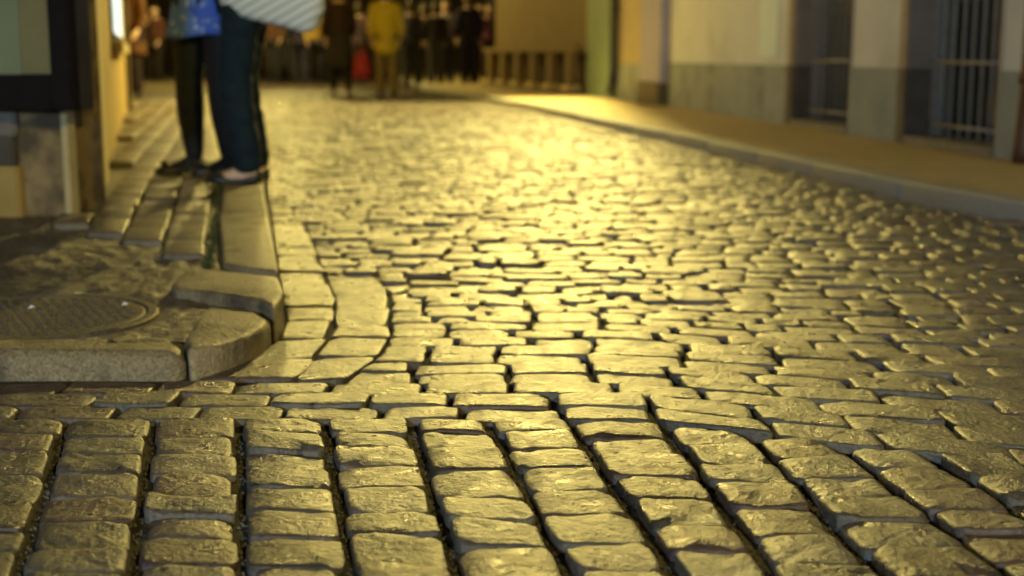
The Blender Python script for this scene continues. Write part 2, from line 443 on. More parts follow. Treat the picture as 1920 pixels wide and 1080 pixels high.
def block(name, pts, z0, z1, m, parent, bev=.012, seg=3, amp=.002, cuts=0):
    bm = bmesh.new()
    cx = sum(p[0] for p in pts)/len(pts); cy = sum(p[1] for p in pts)/len(pts)
    vs_ = [bm.verts.new((p[0]-cx, p[1]-cy, z1)) for p in pts]
    fc = bm.faces.new(vs_)
    if fc.normal.z < 0: fc.normal_flip()
    bm.normal_update()
    if fc.normal.z < 0: bmesh.ops.reverse_faces(bm, faces=[fc])
    ret = bmesh.ops.extrude_face_region(bm, geom=[fc])
    low = [g for g in ret['geom'] if isinstance(g, bmesh.types.BMVert)]
    top = [v for v in bm.verts if v not in low]
    # the extruded copy becomes the top, the first face the bottom
    for v in top: v.co.z = z0
    bmesh.ops.recalc_face_normals(bm, faces=bm.faces[:])
    ed = [e for e in bm.edges if all(v.co.z > z1-.001 for v in e.verts)] + [e for e in bm.edges if abs(e.verts[0].co.z-e.verts[1].co.z) > .01]
    bmesh.ops.bevel(bm, geom=ed, offset=bev, segments=seg, affect='EDGES', profile=.5, clamp_overlap=True)
    if cuts:
        long_ = [e for e in bm.edges if e.calc_length() > .07]
        bmesh.ops.subdivide_edges(bm, edges=long_, cuts=cuts, use_grid_fill=True)
    for v in bm.verts:
        w = Vector((v.co.x+cx, v.co.y+cy, v.co.z))
        if v.co.z > z0+.01:
            v.co.z += amp*noise.noise(w*9) + amp*.6*noise.noise(w*31)
            v.co.x += amp*1.3*noise.noise(w*13+Vector((7,0,0))); v.co.y += amp*1.3*noise.noise(w*13+Vector((0,9,0)))
    bmesh.ops.triangulate(bm, faces=[f for f in bm.faces if len(f.verts) > 4])
    me = bpy.data.meshes.new(name); bm.to_mesh(me); bm.free()
    me.polygons.foreach_set('use_smooth', [True]*len(me.polygons))
    at = me.attributes.new('tone', 'FLOAT', 'FACE'); at.data.foreach_set('value', [rng.random()]*len(me.polygons))
    try: me.set_sharp_from_angle(angle=R(50))
    except Exception: pass
    me.materials.append(m)
    o = bpy.data.objects.new(name, me); o.location = (cx, cy, 0); return link(o, parent)

for x0, x1 in ((-3.1,-2.26),(-2.25,-1.47),(-1.462,-.685)):
    block('kerb_stone', [(x0,2.678),(x1+.012,2.678),(x1-.012,2.82),(x0,2.82)], -.05, .048, M['kerb'], pav, bev=.034, seg=6, amp=.005, cuts=3)
block('kerb_stone', [(-.664,2.672),(-.612,2.725),(-.575,2.81),(-.556,2.90),(-.550,2.99),(-.600,3.085),(-.735,3.145),(-.705,2.80)], -.05, .055, M['kerb'], pav, bev=.016, seg=4, amp=.003, cuts=2)
block('kerb_stone', [(-.546,3.015),(-.556,3.2),(-.612,3.45),(-.74,3.52),(-.885,3.56),(-.868,3.34),(-.835,3.265),(-.60,3.115)], -.05, .079, M['kerb'], pav, bev=.015, seg=4, amp=.003, cuts=2)
y = 3.575
while y < 40:
    L = rng.uniform(.85,1.25) if y > 4 else 1.36
    w = .178 if y < 7 else .19
    block('kerb_stone', [(kerb_l(y),y),(kerb_l(y+L),y+L-.012),(kerb_l(y+L)-w,y+L-.03),(kerb_l(y)-w,y+(.13 if y < 3.6 else 0))], -.05, .07+rng.uniform(-.004,.004), M['kerb'], pav, bev=.012, seg=3, amp=.003, cuts=1 if y < 9 else 0)
    y += L

# paving stones in long courses beside the kerb
def col_x(j, y):
    return kerb_l(y) - .205 - j*.138*(1+.035*max(0, y-4.5)) - .012*(y-3.7)*(y < 9) - (.06 if y >= 9 else 0)
nslab = 0
for j in range(9):
    y = 3.74 + max(0, (-.80-col_x(j, 4.2)))*1.75 - .1 + rng.uniform(-.05,.07)
    while y < 17 and nslab < 298:
        L = rng.uniform(.24,.42)
        y2 = y+L
        if min(col_x(j+1,y)-wall_l(y), col_x(j+1,y2)-wall_l(y2)) > -.02 and y > 3.6:
            g = .006
            block('paving_stone', [(col_x(j+1,y)+g,y+g),(col_x(j,y)-g,y+g+rng.uniform(-.01,.01)),(col_x(j,y2)-g,y2-g),(col_x(j+1,y2)+g,y2-g)], .0, .066+rng.gauss(0,.0025), M['slab'], pav, bev=.008, seg=2, amp=.003)
            nslab += 1
        y = y2

# lumpy worn asphalt behind the corner
b = MB(); v = []; f = []; nx, ny = 230, 210
for j in range(ny+1):
    for i in range(nx+1):
        x = -3.2+2.72*i/nx; y = 2.77+2.55*j/ny
        p = Vector((x, y, 0))
        z = .050 + .010*noise.noise(p*3.1) + .011*abs(noise.noise(p*8)) + .008*noise.noise(p*22) + .004*noise.noise(p*50) - .004
        d = math.hypot(x+1.12, y-3.06)
        if d < .33: z = min(z, .050-.012*min(1,(.33-d)/.05))
        bx_ = -.80-(y-3.7)/1.75
        if x > bx_: z = min(z, .050)
        edge_ = (kerb_l(y) if y > 3 else -.6)
        if x > edge_-.05: z = -.03
        v.append((x, y, z))
for j in range(ny):
    for i in range(nx):
        a = j*(nx+1)+i; f.append((a, a+1, a+nx+2, a+nx+1))
b.add(v, f); b.build('asphalt_patch', M['asphalt'], pav, smooth=True)

# moss in the joint along the kerb
b = MB()
for _ in range(380):
    y = 3.7 + 5.5*rng.random()**1.6
    x = kerb_l(y) - .192 - .012*(y-3.7)*.4 + rng.gauss(0,.006)
    h = rng.uniform(.006,.022); a = rng.uniform(0, 6.3); w = rng.uniform(.003,.006)
    z = .058
    b.add([(x-w*math.cos(a),y-w*math.sin(a),z),(x+w*math.cos(a),y+w*math.sin(a),z),(x+rng.gauss(0,.006),y+rng.gauss(0,.006),z+h)], [(0,1,2)])
tag(b.build('moss', M['moss'], pav), kind='stuff')

# manhole cover with raised studs
cover = empty('manhole_cover', (-1.12, 3.06, .038))
tag(cover, 'round studded cast iron manhole cover sunk in the asphalt behind the corner kerb', 'manhole cover')
b = MB(); b.lathe([(.285,-.01),(.285,.008),(.28,.012),(.262,.012),(.258,.006)], (-1.12,3.06,.038), 48); b.build('rim', M['iron'], cover, smooth=False)
b = MB(); b.lathe([(.255,-.01),(.255,.008),(.25,.0105),(.0,.0105)], (-1.12,3.06,.038), 48); b.build('lid', M['iron'], cover)
b = MB()
for i in range(-9, 10):
    for j in range(-9, 10):
        x = (i+.5*(j % 2))*.027+rng.gauss(0,.002); y = j*.026+rng.gauss(0,.002)
        if math.hypot(x, y) < .235:
            c = (-1.12+x, 3.06+y, .038)
            b.lathe([(.007,.009),(.006,.0135),(.003,.014)], c, 6)
tag(b.build('studs', M['iron'], cover), kind='stuff')

for nm, (x, y, z, s_), lab in (('paper_scrap',(-1.14,3.11,.0555,.008),'tiny white paper scrap at the left of the manhole cover'),('paper_scrap',(-.93,3.15,.0555,.008),'tiny white paper scrap at the right of the manhole cover, nearest the corner kerb')):
    b = MB(); b.add([(x-s_,y-s_*.6,z),(x+s_*.8,y-s_*.7,z+.004),(x+s_,y+s_*.7,z+.002),(x-s_*.7,y+s_*.8,z+.007),(x,y,z+.009)], [(0,1,4),(1,2,4),(2,3,4),(3,0,4)])
    o = b.build(nm, M['litter'], None); tag(o, lab, 'litter')

# ------------------------------------------------------------------ right pavement
ys = [-3,0,3,5.15,6,8,9.4,11.7,14,15.7,17.5,19.4,22,24.5,28,32,40,52]
rp = strip('pavement', lambda y: kerb_r(y)+.12, lambda y: max(wall_r(y), kerb_r(y)+.2)+.5, ys, .071, M['path_right'])
tag(rp, kind='structure')
y = -1.0
while y < 34:
    L = rng.uniform(.8,1.15); g = .006
    block('kerb_stone', [(kerb_r(y+g),y+g),(kerb_r(y+g)+.15,y+g),(kerb_r(y+L-g)+.15,y+L-g),(kerb_r(y+L-g),y+L-g)], -.05, .078+rng.gauss(0,.003), M['kerb_grey'], rp, bev=.012, seg=3, amp=.003, cuts=1 if y < 12 else 0)
    y += L

# ------------------------------------------------------------------ facades
class Facade:
    """boxes in wall coordinates: u along the wall, n out of the wall, z up"""
    def __init__(s, root, p0, p1, side):
        s.root = root; s.p0 = Vector(p0); d = Vector(p1)-s.p0; s.len = d.length; s.d = d.normalized()
        s.n = Vector((-s.d.y, s.d.x))*side
    def pt(s, u, n): p = s.p0 + s.d*u + s.n*n; return p.x, p.y
    def box(s, name, m, u0, u1, n0, n1, z0, z1, parent=None, bev=.0):
        b = MB(); v = []
        for z in (z0, z1):
            for u, n in ((u0,n0),(u1,n0),(u1,n1),(u0,n1)):
                x, y = s.pt(u, n); v.append((x, y, z))
        f = [(0,3,2,1),(4,5,6,7),(0,1,5,4),(1,2,6,5),(2,3,7,6),(3,0,4,7)]
        b.add(v, f)
        o = b.build(name, m, parent or s.root, origin=s.root.location)
        bm = bmesh.new(); bm.from_mesh(o.data); bmesh.ops.recalc_face_normals(bm, faces=bm.faces[:])
        if bev: bmesh.ops.bevel(bm, geom=bm.edges[:], offset=bev, segments=2, affect='EDGES', clamp_overlap=True)
        bm.to_mesh(o.data); bm.free()
        return o
    def bar(s, name, m, u, n, z0, z1, r, parent):
        x, y = s.pt(u, n); b = MB(); b.tube([(x,y,z0),(x,y,z1)], r, 8)
        return b.build(name, m, parent, origin=s.root.location, smooth=True)
    def rail(s, name, m, u0, u1, n, z, r, parent):
        a = s.pt(u0, n); c = s.pt(u1, n); b = MB(); b.tube([(*a,z),(*c,z)], r, 8)
        return b.build(name, m, parent, origin=s.root.location, smooth=True)

# grey house with two barred windows on the right
def uY(y, p0, p1): return math.hypot(p1[0]-p0[0], p1[1]-p0[1])*(y-p0[1])/(p1[1]-p0[1])
p0, p1 = (3.155,4.5), (1.79,15.33)
house = empty('town_house', (3.155,4.5,0))
tag(house, 'grey white plastered house with a grey dado and two tall barred windows', 'house')
F = Facade(house, p0, p1, 1)
HT = 7.0; DZ = .56
wins = [(7.62,8.86),(9.86,11.12)]
segs = [(4.5,7.62),(8.86,9.86),(11.12,15.33)]
for a, b_ in segs:
    ua, ub = uY(a,p0,p1), uY(b_,p0,p1)
    F.box('wall', M['house_grey'], ua, ub, -.32, 0, .0, 3.0)
    F.box('dado', M['dado_grey'], ua+.002, ub-.002, .001, .012, .04, DZ)
F.box('upper_wall', M['house_grey'], 0, uY(15.33,p0,p1), -.32, 0, 3.0, HT)
F.box('cornice', M['stone_grey'], 0, uY(15.33,p0,p1), .0, .25, HT-.3, HT+.05)
F.box('roof', M['roof'], -.1, uY(15.33,p0,p1), -4, .3, HT+.05, HT+.4)
for wi, (a, b_) in enumerate(wins):
    ua, ub = uY(a,p0,p1), uY(b_,p0,p1)
    F.box('jamb', M['taupe'], ub-.012, ub+.001, -.30, .016, DZ+.001, 2.7)        # far reveal
    F.box('jamb', M['jamb_dark'], ub-.014, ub+.001, -.30, .018, .07, DZ)
    F.box('jamb', M['taupe'], ua-.001, ua+.012, -.30, .016, .07, 2.7)
    F.box('surround', M['taupe'], ub+.001, ub+.11, .013, .028, DZ+.001, 2.8)
    F.box('surround', M['jamb_dark'], ub+.001, ub+.11, .013, .030, .05, DZ)
    F.box('lintel', M['taupe'], ua-.06, ub+.11, -.30, .02, 2.7, 3.0)
    w = F.box('window', M['bars'], ub-.075, ub-.014, -.24, -.15, .13, 2.69, bev=.004)
    F.box('frame', M['bars'], ua+.014, ua+.06, -.24, -.18, .13, 2.69, w, bev=.004)
    F.box('sill', M['stone_grey'], ua+.013, ub-.015, -.28, .03, .06, .125, w, bev=.006)
    F.box('pane', M['glass_dark'], ua+.06, ub-.075, -.275, -.262, .13, 1.02, w)
    F.box('shutter', M['shutter'], ua+.06, ua+.52, -.262, -.245, .13, 1.0, w, bev=.003)
    F.box('transom', M['dark'], ua+.06, ub-.075, -.27, -.235, .98, 1.06, w)
    F.box('pane', M['shutter'], ua+.06, ub-.075, -.275, -.262, 1.07, 2.69, w)
    n = 9
    for k in range(n):
        F.bar('bar', M['bars'], ua+.10+(ub-ua-.20)*k/(n-1), -.13, .12, 2.7, .0105, w)
    for z in (.20,.60,1.15,1.9):
        F.rail('crossbar', M['bars'], ua+.012, ub-.014, -.13, z, .011, w)
# thin pale bluish strip left of the far window
F.box('pale_strip', M['pale_patch'], uY(11.55,p0,p1), uY(12.05,p0,p1), .001, .008, .63, 2.6)

pipe = empty('drainpipe', (2.80,7.18,0))
tag(pipe, 'dark brown drainpipe at the right edge, near end of the grey house wall', 'drainpipe')
x, y = F.pt(uY(7.18,p0,p1), .07)
b = MB(); b.tube([(x,y,7.0),(x,y,.45),(x-.004,y,.3),(x-.010,y,.15),(x-.012,y,.075)], [.045,.045,.05,.052,.052], 12); b.build('pipe', M['rust_pipe'], pipe, smooth=True)
for z in (.5, 2.2):
    b = MB(); b.tube([(x,y,z),(x,y,z+.05)], .056, 12); b.build('collar', M['rust_pipe'], pipe, smooth=True)

# lilac pilaster and beige strip of the next house
p2 = (1.15,19.4)
h2 = empty('narrow_house', (1.79,15.33,0))
tag(h2, 'narrow beige house with a lilac blue corner pilaster beside the grey house', 'house')
F2 = Facade(h2, (1.785,15.335), p2, 1)
u = lambda y: uY(y, (1.785,15.335), p2)
F2.box('wall', M['beige'], 0, u(17.85), -.3, 0, .0, 6.4)
F2.box('pilaster', M['lilac'], .02, u(16.25), .001, .10, .33, 6.0, bev=.006)
F2.box('pilaster_base', M['stone_dark'], .01, u(16.28), .001, .13, .05, .329, bev=.006)
F2.box('recess_strip', M['stone_dark'], u(16.30), u(16.55), .001, .012, .05, 6.0)
F2.box('dado', M['dado_grey'], u(16.56), u(17.80), .001, .014, .05, .52)
F2.box('cornice', M['stone_grey'], 0, u(17.85), .001, .2, 6.1, 6.4)
pipe = empty('drainpipe', (1.4,17.8,0))
tag(pipe, 'thin dark drainpipe between the beige strip and the green pilaster', 'drainpipe')
x, y = F2.pt(u(17.75), .07)
b = MB(); b.tube([(x,y,6.3),(x,y,.5),(x-.02,y,.3),(x-.07,y-.03,.14)], [.05,.05,.055,.055], 10); b.build('pipe', M['dark'], pipe, smooth=True)
b = MB(); b.tube([(x,y,1.2),(x,y,1.25)], .064, 10); b.build('collar', M['dark'], pipe, smooth=True)

# brown shopfront with the low rail and pillars
h3 = empty('shopfront_house', (1.4,17.9,0))
tag(h3, 'brown house with green pilaster and a low railed row of stone pillars', 'house')
F3 = Facade(h3, (1.383,17.92), p2, 1)
F3.box('wall', M['brown_dark'], 0, F3.len, -.3, 0, .0, 6.2)
F3.box('pilaster', M['green'], .05, F3.len-.02, .001, .09, .05, 6.0, bev=.006)
F4 = Facade(h3, p2, (-.30,25.45), 1)
F4.box('wall', M['brown'], .003, F4.len, -.3, 0, .0, 6.2)
F4.box('rail', M['brown'], .1, F4.len, .10, .24, .68, .77, bev=.01)
F4.box('plinth', M['stone_dark'], .05, F4.len, .001, .30, .04, .12, bev=.01)
F4.box('back_panel', M['brown_dark'], .06, F4.len-.02, .002, .03, .121, .68)
for k in range(6):
    uu = .35 + k*1.07
    F4.box('pillar', M['brown'], uu, uu+.30, .11, .23, .20, .679, bev=.01)
    F4.box('pillar_foot', M['plaster_pale'], uu-.06, uu+.36, .06, .29, .121, .20, bev=.02)
F4.box('cornice', M['brown_dark'], 0, F4.len, .001, .25, 2.9, 3.1)

# houses closing the street far behind
h5 = empty('far_house', (-.3,25.5,0))
tag(h5, 'dark far house on the right behind the railed shopfront', 'house')
F5 = Facade(h5, (-.30,25.47), (-.75,46), 1)
F5.box('wall', M['far_wall'], 0, F5.len, -.3, 0, 0, 7)
for k in range(5):
    w = F5.box('door', M['dark'], 1.5+k*3.8, 2.7+k*3.8, .001, .05, .05, 2.3)
    F5.box('lintel', M['stone_dark'], 1.4+k*3.8, 2.8+k*3.8, .002, .09, 2.301, 2.5, w)
h6 = empty('far_house', (-10,50,0))
tag(h6, 'dark brown house across the far end of the street behind the crowd', 'house')
F6 = Facade(h6, (2,51), (-26,51), 1)
F6.box('wall', M['far_wall'], 0, F6.len, -.3, 0, 0, 9)
for k in range(7):
    w = F6.box('door', M['dark'], 1.2+k*3.9, 2.6+k*3.9, .001, .06, .02, 2.5)
    F6.box('lintel', M['stone_dark'], 1.1+k*3.9, 2.7+k*3.9, .002, .1, 2.501, 2.7, w)

# corner house on the left
ch = empty('corner_house', (-1.68,5.0,0))
tag(ch, 'stained tan and ochre corner house with pale pilaster on the left', 'house')
c0 = (-1.685,5.02)
FF = Facade(ch, c0, (-4.6,5.62), 1)     # faces the camera
FF.box('wall', M['plaster_tan'], 0, FF.len, -.3, 0, 0, 6)
FF.box('corner_strip', M['plaster_pale'], -.028, -.001, -.05, .012, .03, 6, bev=.004)
FF.box('plinth_stone', M['plaster_ochre'], .165, .9, .001, .05, .03, .235, bev=.008)
FF.box('plinth_stone', M['stone_dark'], .18, .9, .001, .045, .237, .345, bev=.008)
FF.box('plinth_stone', M['stone_grey'], .17, .9, .001, .04, .347, .75, bev=.008)
FS = Facade(ch, c0, (-1.87,6.05), -1)
FS.box('wall', M['plaster_pale'], .075, FS.len, -.3, 0, 0, 6)
FS.box('recess_strip', M['stone_dark'], .56, .80, .001, .006, .03, 6)
FS.box('pilaster', M['taupe'], .82, FS.len-.01, .001, .02, .03, 6, bev=.006)
FS.box('corner_strip', M['plaster_pale'], .08, .54, .001, .030, .03, 6, bev=.004)
FS.box('cornice', M['stone_grey'], -.05, FS.len, .001, .2, 5.7, 6.02)
# ochre house further along with the lit shop pane
oh = empty('ochre_house', (-1.9,6.08,0))
tag(oh, 'ochre plastered house with a lit shop window along the left pavement', 'house')
FO = Facade(oh, (-1.88,6.07), (-12.4,45), -1)
uo = lambda y: uY(y, (-1.88,6.07), (-12.4,45))
FO.box('wall', M['plaster_ochre'], 0, FO.len, -.3, 0, 0, 7)
FO.box('pilaster', M['plaster_pale'], .1, .75, .001, .022, .03, 6.5, bev=.006)
w = FO.box('shop_window', M['dark'], uo(9.3), uo(12.5), .001, .02, .74, 2.5)
FO.box('pane', M['lit'], uo(9.4), uo(12.4), .021, .03, .80, 2.44, w)
FO.box('sill', M['plaster_pale'], uo(9.2), uo(12.6), .001, .08, .66, .738, w)
for k in range(4):
    w = FO.box('door', M['brown_dark'], uo(15+6*k), uo(16.3+6*k), .001, .04, .05, 2.3, bev=.004)
    FO.box('lintel', M['plaster_pale'], uo(14.9+6*k), uo(16.4+6*k), .001, .08, 2.301, 2.45, w)

# display case on the corner
case = empty('display_case', (-1.56,4.66,.5))
tag(case, 'dark framed glass display case hanging on the corner house wall', 'display case')
FC = Facade(case, (-1.575,4.86), (-3.075,5.17), 1)
FC.box('backing', M['dark'], .0, 1.1, -.13, -.035, .45, 1.75, bev=.004)
FC.box('poster', M['poster'], .10, .98, -.034, -.030, .58, 1.62)
FC.box('poster', M['poster_green'], .225, .70, -.029, -.026, .578, 1.60)
FC.box('frame', M['case'], .0, .085, -.034, .02, .45, 1.75, bev=.006)
FC.box('frame', M['case'], .98, 1.1, -.034, .02, .45, 1.75, bev=.006)
FC.box('frame', M['case'], .086, .979, -.034, .02, .45, .575, bev=.006)
FC.box('frame', M['case'], .086, .979, -.034, .02, 1.62, 1.75, bev=.006)
FC.box('glass_pane', M['glass'], .087, .978, -.010, -.006, .577, 1.619)

# ------------------------------------------------------------------ people
def skinned(name, verts, edges, radii, mat_, parent, sub=2, extra=None, root=0, yscale=1.0, fold=0.0):
    me = bpy.data.meshes.new(name+'_cage'); me.from_pydata(verts, edges, [])
    tmp = bpy.data.objects.new(name+'_cage', me); col.objects.link(tmp)
    sk = tmp.modifiers.new('s', 'SKIN'); sk.use_smooth_shade = True; sk.branch_smoothing = .3
    d = me.skin_vertices[0].data
    for i, r in enumerate(radii):
        d[i].radius = r if isinstance(r, tuple) else (r, r); d[i].use_root = i == root
    ss = tmp.modifiers.new('d', 'SUBSURF'); ss.levels = sub; ss.render_levels = sub
    dg = bpy.context.evaluated_depsgraph_get()
    m = bpy.data.meshes.new_from_object(tmp.evaluated_get(dg))
    bpy.data.objects.remove(tmp, do_unlink=True); bpy.data.meshes.remove(me)
    m.name = name
    if fold:
        nrm_ = [v.normal.copy() for v in m.vertices]
        for v, nv in zip(m.vertices, nrm_):
            p = v.co.copy(); v.co = p + nv*fold*(noise.noise(Vector((p.x*7, p.y*7, p.z*21+len(verts)))) + .6*noise.noise(Vector((p.x*15, p.y*15, p.z*38))))
    if yscale != 1:
        for v in m.vertices: v.co.y *= yscale
    if extra:
        bm = bmesh.new(); bm.from_mesh(m)
        t = extra.mesh('x', (0,0,0), True); bm.from_mesh(t); bm.to_mesh(m); bm.free(); bpy.data.meshes.remove(t)
    m.polygons.foreach_set('use_smooth', [True]*len(m.polygons))
    m.materials.clear(); m.materials.append(mat_)
    return link(bpy.data.objects.new(name, m), parent)

def cloth(name, c1, c2=None, rough=.8, scale=30):
    return mat(name, c1, c2, rough=rough, scale=scale, bump=.001, bscale=120, spec=.25)
SKIN = mat('skin', (.66,.45,.36), (.72,.51,.42), rough=.5, scale=20)
M['hair_dark'] = mat('dark_hair', (.02,.013,.01), (.045,.03,.02), rough=.5, scale=60)
M['shoe'] = mat('black_leather', (.012,.012,.015), (.02,.02,.026), rough=.4, scale=20)

def foot_loft(mb, a, fwd, secs, ground):
    """secs: (distance along the foot, half width, height, floor)"""
    fx, fy = fwd; rx, ry = fy, -fx
    N = 14; v = []; f = []
    for s_, w, h, z0 in secs:
        for k in range(N):
            th = 2*math.pi*k/N; c = math.cos(th); sn = math.sin(th)
            lat = w*math.copysign(abs(c)**.7, c); z = z0 + (h*max(0, sn)**.8 if sn > 0 else .004*sn)
            v.append((a[0]+fx*s_+rx*lat, a[1]+fy*s_+ry*lat, ground+z+.005))
    for i in range(len(secs)-1):
        for k in range(N):
            p = i*N+k; q = i*N+(k+1) % N; f.append((p, q, q+N, p+N))
    f.append(tuple(reversed(range(N)))); f.append(tuple(range((len(secs)-1)*N, len(secs)*N)))
    mb.add(v, f)
FOOT = [(-.062,.018,.05,0),(-.05,.028,.075,0),(-.01,.031,.105,0),(.035,.033,.082,0),(.08,.037,.058,0),(.125,.040,.040,0),(.165,.034,.030,0),(.185,.018,.02,0)]
SHOE = [(-.074,.016,.045,0),(-.066,.030,.062,0),(-.03,.037,.060,0),(.02,.040,.046,0),(.07,.044,.044,0),(.115,.047,.052,0),(.165,.041,.042,0),(.197,.022,.027,0)]
SHOE_LOW = [(-.074,.016,.045,0),(-.066,.030,.060,0),(-.03,.036,.045,0),(.02,.038,.026,0),(.07,.042,.026,0),(.115,.047,.045,0),(.165,.041,.042,0),(.197,.022,.027,0)]
BOOT = [(-.076,.018,.07,0),(-.066,.034,.11,0),(-.02,.040,.13,0),(.03,.041,.10,0),(.08,.045,.075,0),(.13,.048,.062,0),(.175,.042,.05,0),(.205,.022,.03,0)]

def head_mesh(mb, c, k, fwd=(0,1)):
    fx, fy = fwd; N = 18; Rr = 12; v = []; f = []
    for i in range(Rr+1):
        ph = math.pi*i/Rr; z = -math.cos(ph); rr = math.sin(ph)
        for j in range(N):
            th = 2*math.pi*j/N; X = rr*math.sin(th)*.074; Y = rr*math.cos(th)*.095
            Z = z*.118
            if z < 0: X *= 1+.28*z; Y *= 1+.12*z
            if Y > .04:                                     # face: nose, brow, eye sockets, chin
                g = lambda x0, z0, sx, sz: math.exp(-((X-x0)/sx)**2-((Z-z0)/sz)**2)
                Y += .024*g(0,-.02,.014,.022) + .006*g(0,.03,.05,.012) - .008*g(.03,.008,.016,.012) - .008*g(-.03,.008,.016,.012) + .006*g(0,-.062,.03,.01) + .008*g(0,-.1,.03,.02)
            if abs(X) > .055 and abs(Y) < .02 and abs(Z+.005) < .03: X *= 1.22   # ears
            v.append((c[0]+(X*fy+Y*fx)*k, c[1]+(-X*fx+Y*fy)*k, c[2]+Z*k))
    for i in range(Rr):
        for j in range(N):
            a = i*N+j; b_ = i*N+(j+1) % N; f.append((a, b_, b_+N, a+N))
    mb.add(v, f)

def hand_mesh(mb, wrist, d, side):
    """palm and five bent fingers hanging along d"""
    w = Vector(wrist); d = Vector(d).normalized()
    fwd = Vector((0,1,0)); acr = (fwd - d*fwd.dot(d)).normalized(); nrm = d.cross(acr)*side
    mb.tube([w-d*.02, w+d*.02, w+d*.06, w+d*.085], [(.020,.024),(.020,.032),(.017,.038),(.012,.036)], 10, up=tuple(acr))
    for i, L in enumerate((.062,.072,.068,.052)):
        s_ = w + d*.078 + acr*(.027-.018*i)
        mb.tube([s_, s_+d*L*.45-nrm*.006, s_+d*L*.8-nrm*.022, s_+d*L*.95-nrm*.036], [.0085,.008,.007,.0045], 6)
    s_ = w + d*.03 + acr*.032
    mb.tube([s_-acr*.012, s_+d*.025+acr*.014, s_+d*.052+acr*.014-nrm*.012], [.011,.009,.006], 6)

